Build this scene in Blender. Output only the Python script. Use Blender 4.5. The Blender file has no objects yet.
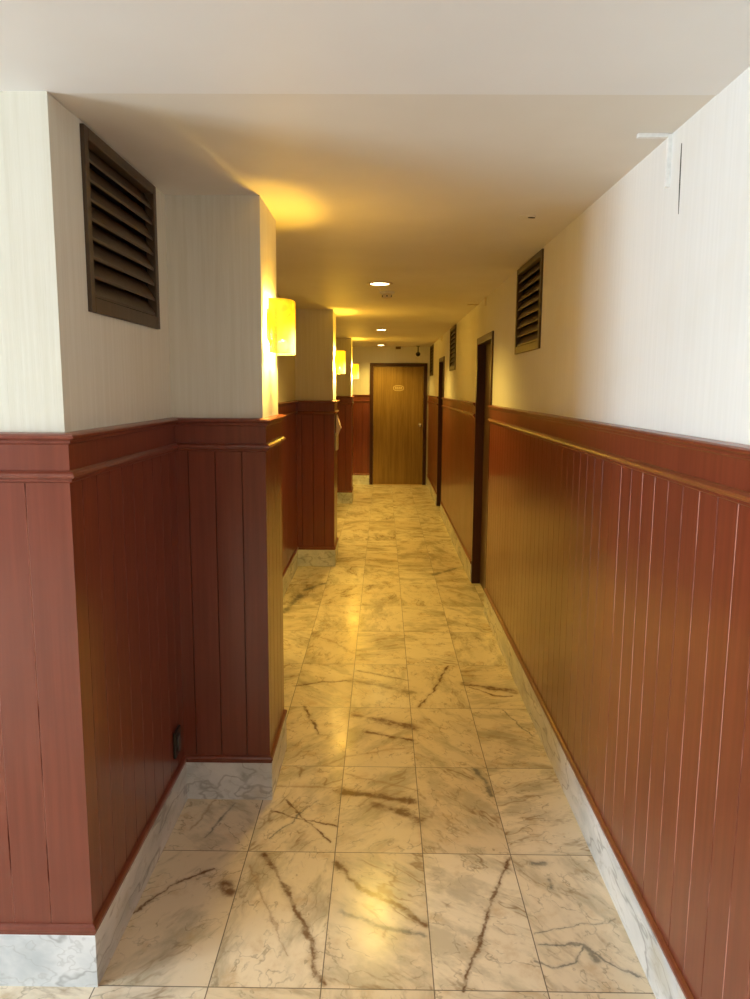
import bpy, bmesh, math, random
from mathutils import Vector, Matrix
random.seed(7)
SC = bpy.context.scene
COL = SC.collection
PI = math.pi

# ------------------------------------------------------------------ node helpers
class NT:
    def __init__(s, name):
        s.m = bpy.data.materials.new(name); s.m.use_nodes = True
        s.t = s.m.node_tree; s.t.nodes.clear()
        s.out = s.n('ShaderNodeOutputMaterial')
    def n(s, typ, **kw):
        nd = s.t.nodes.new(typ)
        for k, v in kw.items(): setattr(nd, k, v)
        return nd
    def put(s, sock, v):
        if isinstance(v, bpy.types.NodeSocket): s.t.links.new(v, sock)
        elif v is not None: sock.default_value = v
    def math(s, op, a, b=None, clamp=False):
        nd = s.n('ShaderNodeMath', operation=op, use_clamp=clamp)
        s.put(nd.inputs[0], a); s.put(nd.inputs[1], b)
        return nd.outputs[0]
    def vm(s, op, a, b=None, scale=None):
        nd = s.n('ShaderNodeVectorMath', operation=op)
        s.put(nd.inputs[0], a); s.put(nd.inputs[1], b)
        if scale is not None: s.put(nd.inputs['Scale'], scale)
        return nd.outputs['Value'] if op in ('DOT_PRODUCT', 'LENGTH', 'DISTANCE') else nd.outputs['Vector']
    def coord(s): return s.n('ShaderNodeTexCoord').outputs['Object']
    def pos(s): return s.n('ShaderNodeNewGeometry').outputs['Position']
    def mapping(s, v, scale=(1, 1, 1), loc=(0, 0, 0), rot=(0, 0, 0)):
        nd = s.n('ShaderNodeMapping'); s.put(nd.inputs['Vector'], v)
        nd.inputs['Scale'].default_value = scale; nd.inputs['Location'].default_value = loc; nd.inputs['Rotation'].default_value = rot
        return nd.outputs[0]
    def noise(s, v, scale, detail=4, rough=.55, dist=0, color=False):
        nd = s.n('ShaderNodeTexNoise'); s.put(nd.inputs['Vector'], v)
        nd.inputs['Scale'].default_value = scale; nd.inputs['Detail'].default_value = detail
        nd.inputs['Roughness'].default_value = rough; nd.inputs['Distortion'].default_value = dist
        return nd.outputs['Color' if color else 'Fac']
    def mr(s, v, a, b, c=0., d=1., smooth=True):
        nd = s.n('ShaderNodeMapRange', interpolation_type='SMOOTHSTEP' if smooth else 'LINEAR')
        s.put(nd.inputs[0], v); nd.inputs[1].default_value = a; nd.inputs[2].default_value = b
        nd.inputs[3].default_value = c; nd.inputs[4].default_value = d
        return nd.outputs[0]
    def mix(s, f, a, b, mode='MIX'):
        nd = s.n('ShaderNodeMix', data_type='RGBA', blend_type=mode)
        s.put(nd.inputs[0], f)
        for k, c in ((6, a), (7, b)):
            if isinstance(c, (tuple, list)) and len(c) == 3: c = (*c, 1)
            s.put(nd.inputs[k], c)
        return nd.outputs[2]
    def bump(s, h, strength=.3, dist=.002):
        nd = s.n('ShaderNodeBump'); s.put(nd.inputs['Height'], h)
        nd.inputs['Strength'].default_value = strength; nd.inputs['Distance'].default_value = dist
        return nd.outputs[0]
    def bsdf(s, color, rough=.5, normal=None, spec=.5, metal=0, coat=0, em=None, ems=0):
        b = s.n('ShaderNodeBsdfPrincipled')
        if isinstance(color, (tuple, list)) and len(color) == 3: color = (*color, 1)
        s.put(b.inputs['Base Color'], color); s.put(b.inputs['Roughness'], rough)
        b.inputs['Specular IOR Level'].default_value = spec; b.inputs['Metallic'].default_value = metal
        b.inputs['Coat Weight'].default_value = coat; b.inputs['Coat Roughness'].default_value = .12
        if normal is not None: s.put(b.inputs['Normal'], normal)
        if em is not None:
            if isinstance(em, (tuple, list)) and len(em) == 3: em = (*em, 1)
            s.put(b.inputs['Emission Color'], em); s.put(b.inputs['Emission Strength'], ems)
        s.t.links.new(b.outputs[0], s.out.inputs[0])
        return s.m

def plain(name, color, rough=.5, spec=.5, metal=0, em=None, ems=0):
    t = NT(name)
    nz = t.noise(t.coord(), 60, 3)
    c = t.mix(t.mr(nz, .3, .7), tuple(x*.93 for x in color), tuple(min(1, x*1.05) for x in color))
    return t.bsdf(c, rough, None, spec, metal, 0, em, ems)

# ------------------------------------------------------------------ materials
def m_wallpaper(name, ca, cb, bmp):
    t = NT(name); p = t.pos()
    fine = t.noise(t.mapping(p, (260, 260, 9)), 1, 3, .6)
    mid = t.noise(t.mapping(p, (70, 70, 2.2)), 1, 3, .6)
    big = t.noise(p, 1.3, 4, .6)
    c = t.mix(t.mr(mid, .3, .7), ca, cb)
    c = t.mix(t.mr(big, .5, .75, 0, .35), c, (.66, .60, .50))
    h = t.math('ADD', t.math('MULTIPLY', fine, .6), t.math('MULTIPLY', mid, .3))
    return t.bsdf(c, .78, t.bump(h, bmp, .002), .25)
def m_ceiling(name, a, b):
    t = NT(name); p = t.pos()
    big = t.noise(p, 1.1, 4, .6); f = t.noise(p, 140, 2)
    c = t.mix(t.mr(big, .35, .7), a, b)
    return t.bsdf(c, .55, t.bump(f, .06, .001), .3)
def wood_color(t, dark=0):
    p = t.pos()
    st = t.noise(t.mapping(p, (48, 48, 1.6)), 1, 4, .6)
    cl = t.noise(p, 2.4, 5, .6)
    c = t.mix(t.mr(st, .3, .7), (.155, .031, .0145), (.200, .044, .022))
    c = t.mix(t.mr(cl, .42, .7, 0, .5), c, (.150, .034, .017))
    rough = t.mr(cl, .3, .7, .32, .37)
    n = t.bump(st, .10, .002)
    return c, rough, n
def m_wood():
    t = NT('red_brown_gloss_paint')
    c, r, n = wood_color(t)
    return t.bsdf(c, r, n, .5, coat=.4)
def m_groove(worn):
    t = NT('panel_groove_worn' if worn else 'panel_groove'); p = t.pos()
    c, r, n = wood_color(t)
    if worn:
        w = t.noise(t.mapping(p, (9.3, 9.3, 2.3), (3.1, 0, 0)), 1, 5, .62)
        c = t.mix(t.mr(w, .42, .54), t.mix(.25, c, (.05, .012, .008)), (.44, .21, .165))
    else:
        w = t.noise(t.mapping(p, (9, 9, 1.2)), 1, 4, .6)
        c = t.mix(t.mr(w, .52, .64, 0, .22), t.mix(.6, c, (.035, .010, .006)), (.32, .13, .08))
    return t.bsdf(c, .4, None, .4)
def marble_veins(t, p, scale):
    w = t.noise(p, scale*.7, 4, .6, 0, True)
    q = t.vm('ADD', p, t.vm('SCALE', t.vm('SUBTRACT', w, (.5, .5, .5)), None, .35/scale*2.2))
    a = t.noise(q, scale, 3, .5)
    return t.math('ABSOLUTE', t.math('SUBTRACT', a, .5)), q
def m_base_marble():
    t = NT('white_marble_skirting'); p = t.pos()
    v, q = marble_veins(t, t.mapping(p, (1, .45, 1.5)), 4.5)
    v2, q2 = marble_veins(t, t.mapping(p, (1, .5, 1.3), (4, 3, 1)), 9)
    cl = t.noise(q, 4, 5, .6)
    c = t.mix(t.mr(cl, .38, .68), (.74, .745, .74), (.50, .53, .54))
    c = t.mix(t.mr(v2, .0, .02, .3, 0), c, (.34, .33, .31))
    c = t.mix(t.mr(v, .0, .022, .5, 0), c, (.22, .22, .21))
    pat = t.noise(p, 3, 3)
    c = t.mix(t.mr(pat, .58, .72, 0, .5), c, (.50, .43, .30))
    # slab joints about every 60 cm along the wall
    s = t.n('ShaderNodeSeparateXYZ'); t.put(s.inputs[0], p)
    return t.bsdf(c, .22, None, .5)

C0, R1 = -.1527, 1.8126          # tile grid origin
FL = []                          # painted-in marble veins: (points on the floor, half width, colour id)
def V(c, w, *pts): FL.append((pts, w, c))
V(0, 0.010, (-0.398, 2.404), (-0.294, 2.216), (-0.217, 2.038), (-0.152, 1.828))
V(0, 0.012, (-0.147, 2.352), (-0.057, 2.221), (0.060, 2.146), (0.141, 2.055))
V(1, 0.014, (-0.113, 2.117), (0.003, 2.053), (0.131, 2.014))
V(0, 0.006, (-0.747, 2.099), (-0.644, 2.244), (-0.547, 2.318))
V(0, 0.028, (-0.492, 2.237), (-0.474, 2.193))
V(2, 0.005, (-0.434, 2.333), (-0.259, 1.934))
V(0, 0.007, (0.441, 2.401), (0.357, 2.181), (0.305, 2.027), (0.222, 1.815))
V(1, 0.004, (0.452, 2.030), (0.709, 2.094))
V(1, 0.005, (0.459, 1.988), (0.578, 1.990), (0.629, 1.924), (0.705, 1.863))
V(1, 0.004, (0.437, 1.918), (0.477, 1.897), (0.550, 1.924), (0.582, 1.986))
V(1, 0.010, (0.584, 1.982), (0.610, 1.921))
V(1, 0.014, (0.512, 2.367), (0.548, 2.362))
V(1, 0.012, (0.552, 2.283), (0.551, 2.238))
V(0, 0.028, (-0.151, 2.815), (-0.016, 2.773), (0.108, 2.754))
V(0, 0.034, (-0.015, 2.723), (0.068, 2.676), (0.148, 2.617))
V(0, 0.034, (-0.130, 3.524), (-0.003, 3.470), (0.147, 3.387))
V(0, 0.012, (-0.058, 3.340), (0.142, 3.254))
V(3, 0.034, (-0.136, 3.959), (0.006, 3.893), (0.142, 3.815))
V(3, 0.010, (-0.141, 4.115), (0.142, 3.981))
V(0, 0.008, (-0.384, 3.623), (-0.283, 3.314))
V(0, 0.028, (0.448, 3.932), (0.572, 3.894), (0.700, 3.829))
V(0, 0.008, (0.475, 3.891), (0.592, 3.774), (0.680, 3.776))
V(1, 0.003, (0.601, 3.600), (0.695, 3.317))
V(1, 0.014, (0.400, 2.995), (0.423, 2.913), (0.438, 2.791))
V(0, 0.008, (0.384, 4.200), (0.280, 3.845), (0.191, 3.626))
V(0, 0.009, (-0.454, 3.880), (-0.319, 3.940), (-0.163, 3.958))
V(2, 0.012, (-0.461, 4.750), (-0.324, 4.635), (-0.170, 4.401))
V(1, 0.030, (-0.692, 5.232), (-0.624, 5.655))
V(1, 0.028, (-0.604, 5.830), (-0.463, 6.053))
V(1, 0.030, (0.437, 6.355), (0.666, 6.619))
V(2, 0.006, (-0.448, 2.847), (-0.152, 2.846))
V(2, 0.006, (-0.683, 2.535), (-0.637, 2.738))
V(1, 0.006, (-0.617, 2.487), (-0.556, 2.718))
V(0, 0.005, (-0.367, 2.744), (-0.174, 2.472))
V(1, 0.005, (-0.388, 2.492), (-0.240, 2.747))
V(0, 0.005, (-0.405, 2.659), (-0.159, 2.571))
V(2, 0.010, (-0.153, 3.105), (0.109, 3.185))
V(2, 0.008, (-0.146, 2.949), (0.138, 2.829))

def m_floor():
    t = NT('cream_marble_tiles'); p = t.pos()
    s = t.n('ShaderNodeSeparateXYZ'); t.put(s.inputs[0], p)
    gx = t.math('MULTIPLY', t.math('SUBTRACT', s.outputs[0], C0), 1/.3)
    gy = t.math('MULTIPLY', t.math('SUBTRACT', s.outputs[1], R1), 1/.6)
    ix, iy = t.math('FLOOR', gx), t.math('FLOOR', gy)
    cid = t.n('ShaderNodeCombineXYZ'); t.put(cid.inputs[0], ix); t.put(cid.inputs[1], iy)
    wn = t.n('ShaderNodeTexWhiteNoise', noise_dimensions='3D'); t.put(wn.inputs['Vector'], cid.outputs[0])
    rc, rv = wn.outputs['Color'], wn.outputs['Value']
    sr = t.n('ShaderNodeSeparateXYZ'); t.put(sr.inputs[0], rc)
    # every slab is cut from another place in the stone, at another angle
    rot = t.n('ShaderNodeVectorRotate', rotation_type='Z_AXIS'); t.put(rot.inputs['Vector'], p)
    t.put(rot.inputs['Angle'], t.math('MULTIPLY', sr.outputs[0], 6.28))
    q = t.vm('ADD', rot.outputs[0], t.vm('SCALE', rc, None, 37.0))
    ax = t.mapping(q, (1, 2.6, 1))
    vA, qA = marble_veins(t, ax, 3.6)
    vB, qB = marble_veins(t, t.mapping(q, (1.3, 2.0, 1), (9, 2, 4)), 7.5)
    cl = t.noise(qA, 2.6, 6, .62); cl2 = t.noise(q, 9, 5, .65)
    base = t.mix(sr.outputs[1], (.74, .625, .455), (.84, .745, .585))
    base = t.mix(t.mr(cl, .46, .68, 0, .72), base, (.38, .33, .22))
    base = t.mix(t.mr(cl2, .50, .72, 0, .6), base, (.56, .40, .22))
    grey = t.math('MULTIPLY', t.mr(t.noise(qB, 3.4, 5, .6), .50, .66), t.math('GREATER_THAN', rv, .45))
    base = t.mix(t.math('MULTIPLY', grey, .55), base, (.40, .35, .25))
    many = t.mr(sr.outputs[2], .2, .9, .25, .85, False)
    fA = t.math('MULTIPLY', t.mr(vA, 0, .030, .9, 0), t.mr(cl, .45, .62))
    base = t.mix(t.math('MULTIPLY', fA, many), base, (.27, .16, .08))
    fB = t.math('MULTIPLY', t.mr(vB, 0, .022, .9, 0), t.mr(cl2, .40, .58))
    base = t.mix(t.math('MULTIPLY', fB, .6), base, (.27, .22, .15))
    # the bold veins of single slabs
    wv = t.noise(p, 13, 4, .6, 0, True)
    pw = t.vm('ADD', p, t.vm('SCALE', t.vm('SUBTRACT', wv, (.5, .5, .5)), None, .046))
    wv2 = t.noise(p, 55, 3, .6, 0, True)
    pw = t.vm('ADD', pw, t.vm('SCALE', t.vm('SUBTRACT', wv2, (.5, .5, .5)), None, .011))
    pw = t.vm('MULTIPLY', pw, (1, 1, 0))
    cols = {0: (.165, .088, .044), 1: (.165, .16, .14), 2: (.36, .24, .14), 3: (.26, .20, .125)}
    amt = {0: .95, 1: .82, 2: .6, 3: .85}
    brk = t.noise(p, 22, 4, .6)
    wob = t.math('SUBTRACT', t.noise(p, 9, 4, .6), .5)
    prev = None
    for cid_, col in cols.items():
        acc = None
        for pts, w, c in FL:
            if c != cid_: continue
            n = len(pts)-1
            for k in range(n):
                a = Vector((*pts[k], 0)); b = Vector((*pts[k+1], 0)); ba = b-a
                src = pw
                if prev is not None:          # evaluates the veins one after the other
                    ma = t.n('ShaderNodeVectorMath', operation='MULTIPLY_ADD')
                    t.put(ma.inputs[0], prev); ma.inputs[1].default_value = (1e-6,)*3; t.put(ma.inputs[2], pw); src = ma.outputs[0]
                pa = t.vm('SUBTRACT', src, a[:])
                h = t.math('MULTIPLY', t.vm('DOT_PRODUCT', pa, ba[:]), 1/max(ba.length_squared, 1e-6), True)
                d = t.math('ADD', t.vm('DISTANCE', pa, t.vm('SCALE', ba[:], None, h)), t.math('MULTIPLY', wob, w*3.0))
                f = t.math('ADD', t.mr(d, w*.1, w*1.15, .68, 0), t.mr(d, 0, w*3.0, .32, 0))
                acc = f if acc is None else t.math('MAXIMUM', acc, f)
                prev = acc
        f = t.math('MULTIPLY', acc, t.mr(brk, .34, .56, .55*amt[cid_], amt[cid_]))
        base = t.mix(f, base, col)
    # joints
    def edge(g, size):
        fr = t.math('FRACT', g)
        return t.math('MULTIPLY', t.math('MINIMUM', fr, t.math('SUBTRACT', 1., fr)), size)
    e = t.math('MINIMUM', edge(gx, .3), edge(gy, .6))
    j = t.mr(e, .0008, .0024, 1, 0)
    base = t.mix(t.math('MULTIPLY', j, .92), base, (.10, .075, .045))
    rough = t.math('ADD', t.mr(t.noise(p, 6, 4), .3, .7, .17, .25), t.math('MULTIPLY', j, .4))
    nb = t.noise(p, 5.0, 2)
    return t.bsdf(base, rough, t.bump(nb, .05, .004), .4)

def m_veneer(name, a, b, rough=.4):
    t = NT(name); p = t.coord()
    st = t.noise(t.mapping(p, (34, 34, 1.3)), 1, 5, .62, .6)
    st2 = t.noise(t.mapping(p, (120, 120, 5)), 1, 3, .6)
    f = t.math('ADD', t.math('MULTIPLY', st, .7), t.math('MULTIPLY', st2, .3))
    return t.bsdf(t.mix(t.mr(f, .36, .66), a, b), rough, t.bump(f, .08, .001), .4)

def m_shade(name='amber_alabaster_glass', clear=.22):
    t = NT(name); p = t.coord()
    n1 = t.noise(t.mapping(p, (9, 9, 12)), 1, 5, .62, 1.1)
    s = t.n('ShaderNodeSeparateXYZ'); t.put(s.inputs[0], p)
    bulb = t.vm('DISTANCE', t.vm('MULTIPLY', p, (1, .8, 1)), (.075, -.01, -.075))
    hot = t.math('MULTIPLY', t.mr(bulb, .01, .115, 1, 0), t.mr(n1, .25, .6, .6, 1))
    c = t.mix(t.mr(n1, .35, .7), (1., .32, .0), (1., .56, .002))
    c = t.mix(hot, c, (1., .86, .34))
    st = t.math('ADD', t.mr(n1, .3, .7, .85, 1.2), t.math('MULTIPLY', hot, 2.2))
    m = t.bsdf((.35, .22, .06), .3, None, .4, 0, 0, c, st)
    b = t.out.inputs[0].links[0].from_socket
    tr = t.n('ShaderNodeBsdfTransparent'); tr.inputs[0].default_value = (1, .92, .60, 1)
    mx = t.n('ShaderNodeMixShader'); mx.inputs[0].default_value = clear
    t.put(mx.inputs[1], b); t.put(mx.inputs[2], tr.outputs[0]); t.put(t.out.inputs[0], mx.outputs[0])
    return m

MAT = dict(
    wallpaper=m_wallpaper('smooth_wallpaper', (.735, .725, .70), (.765, .755, .73), .15), wallpaper_cream=m_wallpaper('cream_textured_wallpaper', (.665, .635, .53), (.715, .69, .595), .45), ceiling=m_ceiling('cream_ceiling_paint', (.70, .665, .60), (.76, .725, .665)), ceiling_daylit=m_ceiling('daylit_ceiling_tone', (.77, .76, .75), (.81, .80, .79)), wood=m_wood(), groove=m_groove(False), groove_worn=m_groove(True),
    marble=m_base_marble(), floor=m_floor(),
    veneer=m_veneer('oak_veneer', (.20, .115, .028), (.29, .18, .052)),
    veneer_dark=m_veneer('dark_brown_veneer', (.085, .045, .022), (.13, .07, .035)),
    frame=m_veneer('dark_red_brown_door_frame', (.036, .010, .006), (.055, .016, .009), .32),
    vent=m_veneer('dark_brown_vent_wood', (.060, .036, .017), (.085, .053, .026), .45),
    void=plain('dark_duct', (.012, .009, .007), .9),
    steel=plain('brushed_steel', (.75, .72, .66), .25, .5, 1),
    brass=plain('brass', (.62, .45, .20), .3, .5, 1),
    white=plain('white_plastic', (.82, .82, .80), .4),
    cream=plain('cream_plastic', (.72, .64, .48), .45),
    black=plain('black_plastic', (.012, .012, .013), .3),
    glass_black=plain('black_dome', (.008, .008, .009), .06),
    grey=plain('grey_plastic', (.10, .10, .10), .35),
    brown=plain('brown_plastic', (.16, .085, .035), .5),
    crack=plain('plaster_gap', (.05, .045, .035), .9),
    plate=plain('brown_gold_plate', (.27, .17, .05), .4),
    engrave=plain('pale_gold_lettering', (.78, .62, .30), .4),
    pink=plain('pale_pink_paper', (.78, .60, .55), .8),
    shade=m_shade(), added_cover=m_shade('added_cover_glass', .42),
    lamp=plain('lamp_disc', (.9, .85, .7), .4, .5, 0, (1., .82, .42), 14.0),
    bulb=plain('warm_bulb', (.9, .8, .6), .4, .5, 0, (1., .80, .34), 26.0),
    alu=plain('window_frame_grey', (.5, .5, .5), .4),
)

# ------------------------------------------------------------------ mesh helpers
def obj(name, bm, mats, parent=None, smooth=False, loc=None):
    if not isinstance(mats, (list, tuple)): mats = [mats]
    bmesh.ops.recalc_face_normals(bm, faces=bm.faces[:])
    me = bpy.data.meshes.new(name); bm.to_mesh(me); bm.free()
    for m in mats: me.materials.append(MAT[m])
    if smooth:
        for p in me.polygons: p.use_smooth = True
    o = bpy.data.objects.new(name, me); COL.objects.link(o)
    if parent is not None: o.parent = parent
    if loc is not None: o.location = loc
    if smooth:
        md = o.modifiers.new('edges', 'EDGE_SPLIT'); md.split_angle = math.radians(38)
    return o
def tag(o, label, cat, group=None, kind=None):
    o['label'] = label; o['category'] = cat
    if group: o['group'] = group
    if kind: o['kind'] = kind
    return o
def empty(name, loc, label, cat, group=None, kind=None, rz=0):
    o = bpy.data.objects.new(name, None); COL.objects.link(o)
    o.empty_display_size = .05; o.location = loc; o.rotation_euler = (0, 0, rz)
    return tag(o, label, cat, group, kind)
def box(bm, a, b, mi=0, bev=0):
    x0, y0, z0 = a; x1, y1, z1 = b
    vs = [bm.verts.new(c) for c in ((x0,y0,z0),(x1,y0,z0),(x1,y1,z0),(x0,y1,z0),(x0,y0,z1),(x1,y0,z1),(x1,y1,z1),(x0,y1,z1))]
    fs = [bm.faces.new([vs[i] for i in f]) for f in ((0,3,2,1),(4,5,6,7),(0,1,5,4),(1,2,6,5),(2,3,7,6),(3,0,4,7))]
    for f in fs: f.material_index = mi
    if bev:
        es = list({e for f in fs for e in f.edges})
        bmesh.ops.bevel(bm, geom=es, offset=bev, segments=2, profile=.5, affect='EDGES', material=mi)
    return bm
def B(a, b, bev=0): return box(bmesh.new(), a, b, 0, bev)
def lathe(bm, prof, n=32, center=(0, 0, 0), axis='Z'):
    rings = []
    for r, z in prof:
        ring = []
        for k in range(n):
            a = 2*PI*k/n
            v = (r*math.cos(a), r*math.sin(a), z)
            if axis == 'X': v = (v[2], v[0], v[1])
            if axis == 'Y': v = (v[0], v[2], v[1])
            ring.append(bm.verts.new([v[i]+center[i] for i in range(3)]))
        rings.append(ring)
    for A, Bq in zip(rings, rings[1:]):
        for k in range(n): bm.faces.new((A[k], A[(k+1) % n], Bq[(k+1) % n], Bq[k]))
    if prof[0][0] > 1e-5: bm.faces.new(rings[0])
    if prof[-1][0] > 1e-5: bm.faces.new(rings[-1])
    return bm
def extrude_poly(bm, pts, axis_map, t0, t1, mi=0):
    """closed polygon pts (u,v) extruded from t0 to t1; axis_map(u,v,t)->xyz"""
    a = [bm.verts.new(axis_map(u, v, t0)) for u, v in pts]
    b = [bm.verts.new(axis_map(u, v, t1)) for u, v in pts]
    n = len(pts)
    for k in range(n): bm.faces.new((a[k], a[(k+1) % n], b[(k+1) % n], b[k])).material_index = mi
    bm.faces.new(a).material_index = mi; bm.faces.new(b).material_index = mi
    return bm

H = 2.235; HL = H - .0015
XL, XR, YF, YE = -.763, .745, 1.825, 12.50
PX = -.434
PIL = [(2.762, 3.165), (6.655, 7.06), (10.40, 10.80)]
ZT = 1.467
LX, LY = -4.6, -4.2                 # the lobby the photographer stands in

def slab_with_holes(axis, front, back, s0, s1, holes, z0=0., z1=H):
    """a wall in the plane axis=front; s is the other horizontal axis; holes = (s0,s1,z0,z1)"""
    bm = bmesh.new()
    S = sorted({s0, s1, *[h[0] for h in holes], *[h[1] for h in holes]})
    Z = sorted({z0, z1, *[h[2] for h in holes], *[h[3] for h in holes]})
    def solid(i, k):
        if not (0 <= i < len(S)-1 and 0 <= k < len(Z)-1): return False
        cs, cz = (S[i]+S[i+1])/2, (Z[k]+Z[k+1])/2
        return not any(h[0] < cs < h[1] and h[2] < cz < h[3] for h in holes)
    vc = {}
    def vert(d, s, z):
        key = (round(d, 5), round(s, 5), round(z, 5))
        if key not in vc: vc[key] = bm.verts.new((d, s, z) if axis == 'X' else (s, d, z))
        return vc[key]
    def q(*c): bm.faces.new([vert(*k) for k in c])
    for i in range(len(S)-1):
        for k in range(len(Z)-1):
            if not solid(i, k): continue
            a, b, c, d = S[i], S[i+1], Z[k], Z[k+1]
            for f in (front, back): q((f,a,c),(f,b,c),(f,b,d),(f,a,d))
            for di, dk, e in ((-1,0,((a,c),(a,d))),(1,0,((b,c),(b,d))),(0,-1,((a,c),(b,c))),(0,1,((a,d),(b,d)))):
                if not solid(i+di, k+dk):
                    (sa, za), (sb, zb) = e
                    q((front,sa,za),(front,sb,zb),(back,sb,zb),(back,sa,za))
    return bm

# ------------------------------------------------------------------ the room shell
DOORS = [(5.27, 6.13), (9.45, 10.27)]
ZD = 1.965
VR = [(3.70, 4.37), (8.00, 8.66), (11.60, 12.30)]       # vents, right wall
VL = (2.010, 2.622)
VZ = (1.768, 2.226)
tag(obj('floor', B((LX, LY, -.12), (1.0, YE+.15, 0)), 'floor'), 'cream marble floor tiles with brown and grey veins', 'floor', kind='structure')
tag(obj('ceiling', B((-1.0, YF+.012, H), (1.0, YE+.15, H+.15)), 'ceiling'), 'low pale painted ceiling along the corridor', 'ceiling', kind='structure')
tag(obj('ceiling_lobby', B((LX, LY, HL), (1.0, YF+.012, H+.15)), 'ceiling_daylit'), 'pale ceiling strip nearest the camera, before the corridor', 'ceiling', kind='structure')  # daylight's lighter, cooler tone is put into this ceiling's colour
tag(obj('wall_right', slab_with_holes('X', XR, XR+.16, LY, YE, [(a, b, 0, ZD) for a, b in DOORS] + [(a+.02, b-.02, VZ[0]+.02, VZ[1]-.02) for a, b in VR]), 'wallpaper'),
    'long pale wall on the right side of the corridor', 'wall', kind='structure')
tag(obj('wall_left', slab_with_holes('X', XL, XL-.14, YF+.14, YE, [(VL[0]+.02, VL[1]-.02, VZ[0]+.02, VZ[1]-.02)]), 'wallpaper_cream'),
    'pale wall set back behind the pilasters on the left', 'wall', kind='structure')
tag(obj('wall_front', B((LX, YF, 0), (XL, YF+.14, HL)), 'wallpaper_cream'), 'bright cream wall end facing the camera at the left edge', 'wall', kind='structure')
tag(obj('wall_end', B((XL-.14, YE, 0), (XR+.16, YE+.15, H)), 'wallpaper'), 'short pale wall around the door at the corridor end', 'wall', kind='structure')
WIN = (-2.2, 1.1, .35, 2.15)
tag(obj('wall_lobby', slab_with_holes('X', LX, LX-.15, LY, YF, [(WIN[0], WIN[1], WIN[2], WIN[3])], 0, HL), 'veneer'), 'lobby wall with the daylight window, left of the camera', 'wall', kind='structure')
tag(obj('wall_back', B((LX-.15, LY-.15, 0), (1.0, LY, HL)), 'veneer'), 'lobby wall behind the camera', 'wall', kind='structure')
w = empty('window_1', (LX-.07, 0, WIN[2]), 'wide grey framed lobby window', 'window', kind='structure')
bm = bmesh.new()
for a, b in (((-.03, WIN[0], 0), (.03, WIN[0]+.05, 1.8)), ((-.03, WIN[1]-.05, 0), (.03, WIN[1], 1.8)), ((-.03, WIN[0], 0), (.03, WIN[1], .05)), ((-.03, WIN[0], 1.75), (.03, WIN[1], 1.8)), ((-.03, -.58, 0), (.03, -.52, 1.8))):
    box(bm, a, b)
obj('window_frame', bm, 'alu', w)
ordn = ['nearest', 'middle', 'farthest']
for (y0, y1), od in zip(PIL, ordn):
    tag(obj('wall_pilaster', B((XL-.01, y0, 0), (PX, y1, H)), 'wallpaper_cream'), '%s pale wall pilaster on the left carrying a lit sconce' % od, 'pilaster', kind='structure')

# ------------------------------------------------------------------ wainscot: swept along mitred paths
PATH_L = [(LX, YF), (XL, YF)]
for y0, y1 in PIL: PATH_L += [(XL, y0), (PX, y0), (PX, y1), (XL, y1)]
PATH_L += [(XL, YE), (-.217, YE)]
def offset(path, d):
    P = [Vector(p) for p in path]; out = []
    N = []
    for a, b in zip(P, P[1:]):
        t = (b-a).normalized(); N.append(Vector((t.y, -t.x)))
    for i, p in enumerate(P):
        if i == 0: out.append(p+N[0]*d)
        elif i == len(P)-1: out.append(p+N[-1]*d)
        else:
            n0, n1 = N[i-1], N[i]
            out.append(p+(n0+n1)*(d/(1+n0.dot(n1))))
    return out
def sweep(path, i0, i1, prof, bm=None):
    bm = bm or bmesh.new()
    offs = [offset(path, d) for d, z in prof]
    rings = [[bm.verts.new((offs[k][i].x, offs[k][i].y, prof[k][1])) for k in range(len(prof))] for i in range(i0, i1+1)]
    n = len(prof)
    for A, Q in zip(rings, rings[1:]):
        for k in range(n): bm.faces.new((A[k], A[(k+1) % n], Q[(k+1) % n], Q[k]))
    bm.faces.new(rings[0]); bm.faces.new(rings[-1])
    return bm
PD = .010                                        # face of the panelling
CAP = [(.0, ZT), (.012, ZT), (.026, ZT-.003), (.031, ZT-.007), (.031, ZT-.013), (.024, ZT-.017), (.019, ZT-.019), (.019, ZT-.025), (.014, ZT-.029), (.0, ZT-.029)]
FRZ = [(0, ZT-.028), (.012, ZT-.028), (.012, ZT-.095), (0, ZT-.095)]
BEAD = [(0, 1.376), (.012, 1.376), (.020, 1.374), (.026, 1.369), (.028, 1.364), (.026, 1.359), (.019, 1.356), (.019, 1.350), (.013, 1.346), (0, 1.346)]
BASEM = [(0, .178), (.012, .178), (.019, .174), (.022, .168), (.021, .160), (.017, .156), (.017, .150), (0, .150)]
SKIRT = [(0, .150), (.0165, .150), (.0185, .148), (.0185, 0), (0, 0)]
def boards(path, i0, i1, phase=None, pitch=.0975):
    F, K = offset(path, PD), offset(path, 0)
    bm = bmesh.new()
    for i in range(i0, i1):
        a, b = F[i], F[i+1]; L = (b-a).length; t = (b-a)/L; n = Vector((t.y, -t.x))
        ph = phase if phase is not None else (L - math.floor(L/pitch)*pitch)/2
        pts = [(a, 0)]; x = ph
        while x < L-.012:
            if x > .012:
                pts += [(a+t*(x-.0020), 0), (a+t*x - n*.0030, 1), (a+t*(x+.0020), 1)]
            x += pitch
        pts += [(b, 0)]
        pl = [p for p, _ in pts] + [K[i+1], K[i]]
        mi = [m for _, m in pts][1:] + [0, 0, 0]
        lo = [bm.verts.new((p.x, p.y, .165)) for p in pl]; hi = [bm.verts.new((p.x, p.y, 1.362)) for p in pl]
        m = len(pl)
        for k in range(m):
            bm.faces.new((lo[k], lo[(k+1) % m], hi[(k+1) % m], hi[k])).material_index = mi[k] if k < len(mi) else 0
        bm.faces.new(lo); bm.faces.new(hi)
    return bm
TN = [0]
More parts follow.
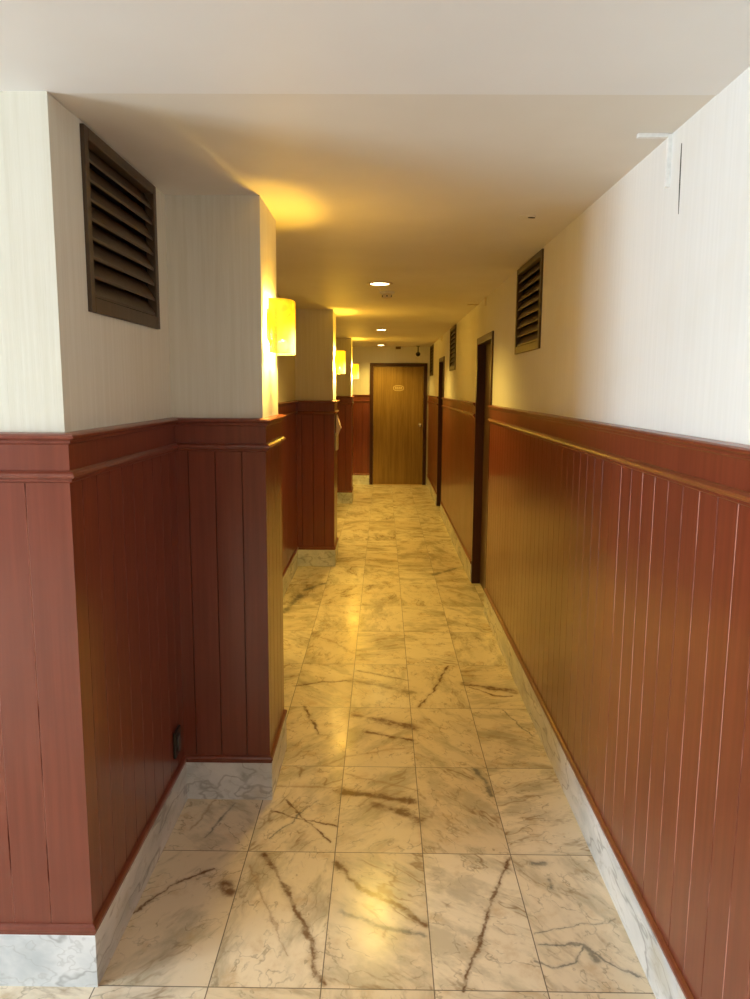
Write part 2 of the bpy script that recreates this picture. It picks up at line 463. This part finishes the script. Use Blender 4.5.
def wainscot(path, i0, i1, label, worn=False, phase=None, skirt=None, sections=None):
    TN[0] += 1
    a = Vector(path[i0]); b = Vector(path[i1]); c = (a+b)/2
    r = empty('trim_%d' % TN[0], (0, 0, 0), label, 'wainscot', kind='structure')
    obj('cap_moulding', sweep(path, i0, i1, CAP), 'wood', r)
    obj('frieze_board', sweep(path, i0, i1, FRZ), 'wood', r)
    if not sections:
        obj('bead_moulding', sweep(path, i0, i1, BEAD), 'wood', r)
        obj('panel_boards', boards(path, i0, i1, phase), ['wood', 'groove_worn' if worn else 'groove'], r)
    obj('base_moulding', sweep(path, i0, i1, BASEM), 'wood', r)
    for sub, wn, ph in sections or []:
        obj('bead_moulding', sweep(sub, 0, 1, BEAD), 'wood', r)
        obj('panel_boards', boards(sub, 0, 1, ph), ['wood', 'groove_worn' if wn else 'groove'], r)
    tag(obj('baseboard_'+skirt[0], sweep(path, i0, i1, SKIRT), 'marble'), skirt[1], 'baseboard', kind='structure')

wainscot(PATH_L, 0, 1, 'red-brown panelling on the wall end facing the camera, left edge', True, .033, ('front', 'white marble skirting at the left edge, facing the camera'))
wainscot(PATH_L, 1, 2, 'red-brown panelling in the alcove below the left vent', False, .075, ('alcove', 'marble skirting below the left vent'))
k = 2
for od, bay in zip(ordn, ['between the nearest and middle pilasters', 'between the middle and farthest pilasters', 'between the farthest pilaster and the end wall']):
    wainscot(PATH_L, k, k+3, 'dark red-brown panelling wrapped around the %s left pilaster' % od, False, .047, ('pilaster', 'marble skirting around the %s left pilaster' % od))
    wainscot(PATH_L, k+3, k+4, 'dark red-brown panelling of the left wall %s' % bay, False, None, ('left', 'marble skirting of the left wall %s' % bay))
    k += 4
wainscot(PATH_L, len(PATH_L)-2, len(PATH_L)-1, 'red-brown panelling left of the door on the end wall', False, None, ('end', 'marble skirting left of the door on the end wall'))
yS = 2.447
R = [[(XR, DOORS[0][0]), (XR, LY)], [(XR, DOORS[1][0]), (XR, DOORS[0][1])], [(XR, YE), (XR, DOORS[1][1])]]
g0 = yS + .0005
wainscot(R[0], 0, 1, 'long red-brown panelling on the right wall before the first door', False, None, ('right', 'white marble skirting on the right before the first door'),
         sections=[([(XR, DOORS[0][0]), (XR, yS+.001)], False, (DOORS[0][0]-yS) % .0975), ([(XR, yS-.001), (XR, LY)], True, .1015)])
wainscot(R[1], 0, 1, 'red-brown panelling on the right wall between the two side doors', False, None, ('right', 'marble skirting on the right between the two side doors'))
wainscot(R[2], 0, 1, 'red-brown panelling on the right wall past the second side door', False, None, ('right', 'marble skirting on the right past the second side door'))

# ------------------------------------------------------------------ doors
def side_door(n, y0, y1, label):
    r = empty('door_%d' % n, (XR, (y0+y1)/2, 0), label, 'door', kind='structure')
    bm = bmesh.new(); h = (y1-y0)/2
    box(bm, (-.012, -h, 0), (.13, -h+.05, ZD), 0, .003); box(bm, (-.012, h-.05, 0), (.13, h, ZD), 0, .003)
    box(bm, (-.012, -h+.05, ZD-.05), (.13, h-.05, ZD), 0, .003)
    box(bm, (.095, -h+.05, 0), (.13, -h+.062, ZD-.05)); box(bm, (.095, h-.062, 0), (.13, h-.05, ZD-.05)); box(bm, (.095, -h+.05, ZD-.062), (.13, h-.05, ZD-.05))
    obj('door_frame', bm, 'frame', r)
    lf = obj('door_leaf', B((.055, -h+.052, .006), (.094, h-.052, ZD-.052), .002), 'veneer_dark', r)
    kb = lathe(bmesh.new(), [(.0, .055), (.012, .055), (.024, .045), (.026, .034), (.020, .022), (.010, .016), (.010, .006), (.026, .005), (.026, 0), (0, 0)], 20)
    o = obj('door_knob', kb, 'steel', lf, True); o.location = (.055, -h+.115, 1.0); o.rotation_euler = (0, -PI/2, 0)
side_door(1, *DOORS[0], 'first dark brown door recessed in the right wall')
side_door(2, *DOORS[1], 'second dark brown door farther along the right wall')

r = empty('door_3', (.2455, YE, 0), 'oak veneer door with a number plate closing the corridor end', 'door', kind='structure')
bm = bmesh.new(); hw = .4635; zt = 1.975
box(bm, (-hw, -.022, 0), (-hw+.055, .0, zt), 0, .003); box(bm, (hw-.055, -.022, 0), (hw, .0, zt), 0, .003); box(bm, (-hw+.055, -.022, zt-.055), (hw-.055, 0, zt), 0, .003)
obj('door_frame', bm, 'frame', r)
lf = obj('door_leaf', B((-hw+.057, -.012, .008), (hw-.057, -.001, zt-.057)), 'veneer', r)
obj('threshold', B((-hw+.055, -.03, 0), (hw-.055, -.001, .007), .002), 'brass', r)
kx = .358
hd = obj('door_knob', lathe(bmesh.new(), [(0, .06), (.014, .06), (.026, .05), (.028, .036), (.02, .024), (.011, .018), (.011, .006), (.031, .005), (.031, 0), (0, 0)], 20), 'steel', lf, True)
hd.location = (kx, -.012, .985); hd.rotation_euler = (PI/2, 0, 0)
# oval plate: rim, field and a row of engraved strokes too small to read
bm = bmesh.new()
def oval(a, b, n=40, p=2.8):
    return [(math.copysign(abs(math.cos(2*PI*k/n))**(2/p)*a, math.cos(2*PI*k/n)), math.copysign(abs(math.sin(2*PI*k/n))**(2/p)*b, math.sin(2*PI*k/n))) for k in range(n)]
extrude_poly(bm, oval(.094, .052), lambda u, v, t: (u, t, v), 0, -.004)
pl = obj('number_plate', bm, 'plate', lf); pl.location = (0, -.012, 1.575)
bm = bmesh.new(); o1, o2 = oval(.084, .043), oval(.078, .037)
n = len(o1)
A = [bm.verts.new((u, -.0041, v)) for u, v in o1]; Bv = [bm.verts.new((u, -.0041, v)) for u, v in o2]
A2 = [bm.verts.new((u, -.0052, v)) for u, v in o1]; B2 = [bm.verts.new((u, -.0052, v)) for u, v in o2]
for k in range(n):
    j = (k+1) % n
    bm.faces.new((A2[k], A2[j], B2[j], B2[k])); bm.faces.new((A[k], A[j], A2[j], A2[k])); bm.faces.new((Bv[k], Bv[j], B2[j], B2[k])); bm.faces.new((A[k], A[j], Bv[j], Bv[k]))
for cx in (-.045, -.015, .015, .045):
    box(bm, (cx-.010, -.0052, -.02), (cx-.004, -.0041, .02)); box(bm, (cx+.004, -.0052, -.02), (cx+.010, -.0041, .02)); box(bm, (cx-.004, -.0052, .014), (cx+.004, -.0041, .02))
obj('plate_lettering', bm, 'engrave', pl)

# ------------------------------------------------------------------ louvred vents
def vent(y0, y1, side, label, group):
    """side=+1: on the right wall (faces -X); -1: on the left wall (faces +X)"""
    w_, z0, z1 = y1-y0, VZ[0], VZ[1]; hz = z1-z0
    r = empty('louvre_vent', (XR if side > 0 else XL, (y0+y1)/2, z0), label, 'vent', group, rz=PI if side > 0 else 0)
    bm = bmesh.new(); h = w_/2; fw = .030             # local +X looks into the corridor
    for a, b in (((-.02, -h, 0), (.010, -h+fw, hz)), ((-.02, h-fw, 0), (.010, h, hz)), ((-.02, -h+fw, 0), (.010, h-fw, fw+.008)), ((-.02, -h+fw, hz-fw), (.010, h-fw, hz))):
        box(bm, a, b, 0, .002)
    # inner part of the frame going back into the wall
    obj('vent_frame', bm, 'vent', r)
    bm = bmesh.new()
    for a, b in (((-.115, -h+.022, .022), (-.10, h-.022, hz-.022)), ((-.10, -h+.0215, .022), (-.02, -h+.024, hz-.022)), ((-.10, h-.024, .022), (-.02, h-.0215, hz-.022)),
                 ((-.10, -h+.024, .0215), (-.02, h-.024, .024)), ((-.10, -h+.024, hz-.024), (-.02, h-.024, hz-.0215))): box(bm, a, b)
    obj('duct_lining', bm, 'void', r)
    bm = bmesh.new(); n = 8; zi0, zi1 = fw+.010, hz-fw-.002; p = (zi1-zi0)/n
    for k in range(n):
        zc = zi0 + p*(k+.02)
        prof = [(.003, zc), (.003, zc+.007), (-.027, zc+p*1.02+.006), (-.030, zc+p*1.02)]
        extrude_poly(bm, prof, lambda u, v, t: (u, t, v), -h+fw, h-fw)
    obj('louvre_slats', bm, 'vent', r)
G = 'louvred vents high on the walls'
vent(*VL, -1, 'large dark brown louvred vent high on the left alcove wall', G)
vent(*VR[0], 1, 'dark brown louvred vent on the right wall before the first door', G)
vent(*VR[1], 1, 'dark brown louvred vent on the right wall between the two side doors', G)
vent(*VR[2], 1, 'dark brown louvred vent on the right wall nearest the end door', G)

# ------------------------------------------------------------------ wall sconces
WARM = (1.0, .66, .13)
def sconce(yc, label, e):
    zc = 1.80
    r = empty('wall_sconce', (PX, yc, zc), label, 'wall lamp', 'amber sconces on the left pilasters')
    a, b, hh, th = .118, .082, .098, .006
    prof = []
    n = 24
    for k in range(n+1):
        th_ = -PI/2 + PI*k/n
        prof.append((.014+b*abs(math.cos(th_))**.62, a*math.copysign(abs(math.sin(th_))**.8, math.sin(th_))))
    inn = [(max(.014, u-th), v*(1-th/a)) for u, v in prof]
    bm = bmesh.new()
    extrude_poly(bm, prof + inn[::-1], lambda u, v, t: (u, v, t), -hh, hh)
    obj('glass_shade', bm, 'shade', r, True)
    bm = bmesh.new(); extrude_poly(bm, inn, lambda u, v, t: (u, v, t), hh-.010, hh-.005)
    obj('added_uplight_cover', bm, 'added_cover', r)  # plate added over the open shade top to cut the uplight
    obj('wall_bracket', B((.0, -.06, -.05), (.013, .06, .05), .003), 'brass', r)
    bm = lathe(bmesh.new(), [(0, .025), (.012, .022), (.020, .010), (.020, -.004), (.012, -.020), (0, -.024)], 20)
    bl = obj('light_bulb', bm, 'bulb', r, True); bl.location = (.048, 0, -.068)
    L = bpy.data.lights.new('sconce_light', 'POINT'); L.energy = e; L.color = WARM; L.shadow_soft_size = .024
    lo = bpy.data.objects.new('sconce_light', L); COL.objects.link(lo); lo.parent = r; lo.location = (.048, 0, -.03)
    bl.visible_shadow = True
SE = 72
sconce(2.958, 'lit amber glass sconce on the nearest left pilaster', SE)
sconce(6.865, 'lit amber glass sconce on the middle left pilaster', SE*2.0)
sconce(10.61, 'lit amber glass sconce on the farthest left pilaster', SE*2.0)

# ------------------------------------------------------------------ recessed downlights
def downlight(x, y, rad, label, e):
    r = empty('ceiling_downlight', (x, y, H), label, 'ceiling light', 'recessed ceiling lights')
    obj('trim_ring', lathe(bmesh.new(), [(rad*.80, 0), (rad*.82, -.006), (rad, -.008), (rad*1.12, -.004), (rad*1.14, 0), (rad*.80, 0)], 40), 'cream', r, True)
    obj('diffuser', lathe(bmesh.new(), [(0, -.010), (rad*.5, -.008), (rad*.82, -.003), (rad*.82, -.0005), (0, -.0005)], 40), 'lamp', r, True)
    L = bpy.data.lights.new('downlight_lamp', 'SPOT'); L.energy = e; L.color = (1., .66, .12); L.spot_size = math.radians(140); L.spot_blend = .8; L.shadow_soft_size = .05
    lo = bpy.data.objects.new('downlight_lamp', L); COL.objects.link(lo); lo.parent = r; lo.location = (0, 0, -.03)
DE = 82
downlight(-.03, 1.05, .074, 'lit round ceiling light almost over the camera, above the picture', DE*.10)
downlight(-.028, 4.995, .074, 'lit round ceiling light just before the smoke detector', DE)
downlight(-.026, 8.87, .068, 'second lit round ceiling light along the corridor', DE)
downlight(-.041, 12.0, .068, 'lit round ceiling light farthest along, just before the end wall', DE*.7)

# smoke detector behind the first downlight
r = empty('smoke_detector', (.020, 5.43, H), 'small cream smoke detector on the ceiling behind the first light', 'smoke detector')
obj('base_ring', lathe(bmesh.new(), [(.0, 0), (.052, 0), (.052, -.008), (.046, -.014), (0, -.014)], 32), 'white', r, True)
obj('sensor_head', lathe(bmesh.new(), [(.0, -.0145), (.030, -.0145), (.036, -.026), (.034, -.040), (.026, -.046), (0, -.047)], 32), 'cream', r, True)
for k in range(6):
    a = 2*PI*(k+.5)/6; c, s = math.cos(a), math.sin(a)
    m = Matrix.Rotation(a, 4, 'Z')
    b2 = B((.0335, -.005, -.036), (.0365, .005, -.026)); b2.transform(m)
    obj('sensor_slot', b2, 'black', r)
tag(obj('ceiling_screw_cap', lathe(bmesh.new(), [(0, -.007), (.006, -.006), (.009, -.002), (.009, 0), (0, 0)], 16), 'white', None, True, (-.032, 5.27, H)), 'tiny white cap on the ceiling left of the smoke detector', 'cap')

# blank cover plate hanging slightly loose near the right wall
r = empty('ceiling_cover_plate', (.548, 3.075, H), 'small round loose cover plate with a dark gap, ceiling near right wall', 'cover plate')
bm = lathe(bmesh.new(), [(0, -.004), (.028, -.004), (.034, -.002), (.034, 0), (0, 0)], 32)
o = obj('plate_disc', bm, 'ceiling', r, True)
bm = bmesh.new(); extrude_poly(bm, oval(.015, .008, 20, 2), lambda u, v, t: (u, v, t), -.001, -.0055)
o = obj('dark_gap', bm, 'crack', r); o.location = (.018, 0, 0); o.rotation_euler = (0, 0, .35)

# cable trunking
def trunk(y, zlo, xc, label, w_=.013, mat='white'):
    r = empty('cable_trunking', (XR, y, H), label, 'cable trunking', 'short cable trunking pieces at the right wall top')
    obj('wall_piece', B((-.011, -w_/2, zlo-H), (.004, w_/2, -.001), .0015), mat, r)
    if xc: obj('ceiling_piece', B((xc-XR, -w_/2, -.010), (-.011, w_/2, 0), .0015), mat, r)
trunk(2.107, 2.103, .655, 'white bent cable trunking from ceiling down the right wall, nearest the camera', .014)
trunk(5.72, 2.176, None, 'short cream cable trunking above the first side door', .03, 'cream')
trunk(9.885, 2.172, None, 'tiny cream cable trunking above the second side door', .03, 'cream')
tag(obj('ceiling_trunking', B((.655, 6.155, H-.010), (XR, 6.18, H), .002), 'cream'), 'thin cream trunking across the ceiling past the first side door', 'cable trunking')
# torn wallpaper seam
bm = bmesh.new()
pts = [(2.0335, 2.19), (2.0325, 2.15), (2.0305, 2.10), (2.028, 2.05), (2.0265, 2.018)]
wd = [.0012, .0022, .0026, .0018, .0004]
poly = [(y-w2, z) for (y, z), w2 in zip(pts, wd)] + [(y+w2, z) for (y, z), w2 in list(zip(pts, wd))[::-1]]
extrude_poly(bm, poly, lambda u, v, t: (t, u, v), XR-.0012, XR+.002)
tag(obj('wallpaper_tear', bm, 'crack'), 'thin dark tear in the wallpaper beside the white trunking', 'tear')

# power socket low in the alcove corner
r = empty('wall_socket', (XL+PD, 2.640, .285), 'black power socket low on the panelling in the alcove corner', 'socket')
obj('back_plate', B((0, -.040, -.050), (.010, .040, .050), .004), 'black', r)
obj('switch_rocker', B((.010, -.012, -.030), (.015, .014, .026), .002), 'grey', r)

# leaflet holder on the side of the middle pilaster
r = empty('leaflet_holder', (PX+PD, 6.90, 1.02), 'cream wall pocket holding pink paper on the middle left pilaster', 'leaflet holder')
obj('pocket', B((0, -.09, .0), (.018, .09, .16), .004), 'cream', r)
bm = bmesh.new(); extrude_poly(bm, [(.004, .10), (.006, .10), (.048, .20), (.044, .205), (.010, .315), (.006, .315), (.006, .2)], lambda u, v, t: (u, t, v), -.075, .075)
obj('folded_leaflet', bm, 'pink', r)

# dome camera and small box over the end door
r = empty('security_camera', (.545, 12.28, H), 'small black dome camera hanging from the ceiling over the end door', 'camera')
obj('mount', lathe(bmesh.new(), [(0, 0), (.030, 0), (.030, -.006), (.008, -.010), (.008, -.100), (0, -.100)], 20), 'black', r, True)
obj('housing', lathe(bmesh.new(), [(0, -.095), (.016, -.095), (.034, -.107), (.036, -.123), (.0, -.123)], 24), 'black', r, True)
obj('dome', lathe(bmesh.new(), [(.035, -.1235), (.034, -.137), (.026, -.151), (.013, -.159), (0, -.161)], 24), 'glass_black', r, True)
tag(obj('junction_box', B((.195, YE-.03, 2.197), (.275, YE+.004, 2.238), .003), 'brown'), 'small brown box on the end wall just under the ceiling', 'box')

# ------------------------------------------------------------------ daylight
W = bpy.data.worlds.new('daylight'); SC.world = W; W.use_nodes = True
bg = W.node_tree.nodes['Background']; bg.inputs[0].default_value = (.75, .87, 1.0, 1); bg.inputs[1].default_value = 1.0
L = bpy.data.lights.new('window_daylight', 'AREA'); L.shape = 'RECTANGLE'; L.size = WIN[1]-WIN[0]-.1; L.size_y = WIN[3]-WIN[2]-.1
L.energy = 500; L.color = (.78, .905, 1.0)
o = bpy.data.objects.new('window_daylight', L); COL.objects.link(o)
o.location = (LX-.12, (WIN[0]+WIN[1])/2, (WIN[2]+WIN[3])/2); o.rotation_euler = (0, -PI/2, 0)
o.rotation_euler = Vector((1, 0, 0)).to_track_quat('-Z', 'Z').to_euler()

# ------------------------------------------------------------------ camera
ph, yw, rl, f = math.radians(8.3251), math.radians(.5646), math.radians(.3698), 762.9
fwd = Vector((-math.sin(yw)*math.cos(ph), math.cos(yw)*math.cos(ph), -math.sin(ph)))
rt = Vector((math.cos(yw), math.sin(yw), 0)); up = rt.cross(fwd)
r2 = rt*math.cos(rl)+up*math.sin(rl); u2 = up*math.cos(rl)-rt*math.sin(rl)
cam = bpy.data.cameras.new('camera'); co = bpy.data.objects.new('camera', cam); COL.objects.link(co)
M = Matrix((r2, u2, -fwd)).transposed().to_4x4(); M.translation = Vector((0, 0, 1.5773)); co.matrix_world = M
cam.sensor_fit = 'VERTICAL'; cam.sensor_height = 36; cam.sensor_width = 27; cam.lens = 36*f/999; cam.clip_start = .05
SC.camera = co
vs = SC.view_settings
SC.display_settings.display_device = 'sRGB'
vs.view_transform = 'Standard'; vs.look = 'None'; vs.gamma = 1; vs.exposure = .17; vs.use_curve_mapping = False
try:
    SC.cycles.use_denoising = True
    SC.cycles.max_bounces = 10; SC.cycles.diffuse_bounces = 6
    SC.cycles.sample_clamp_indirect = 4
except Exception: pass
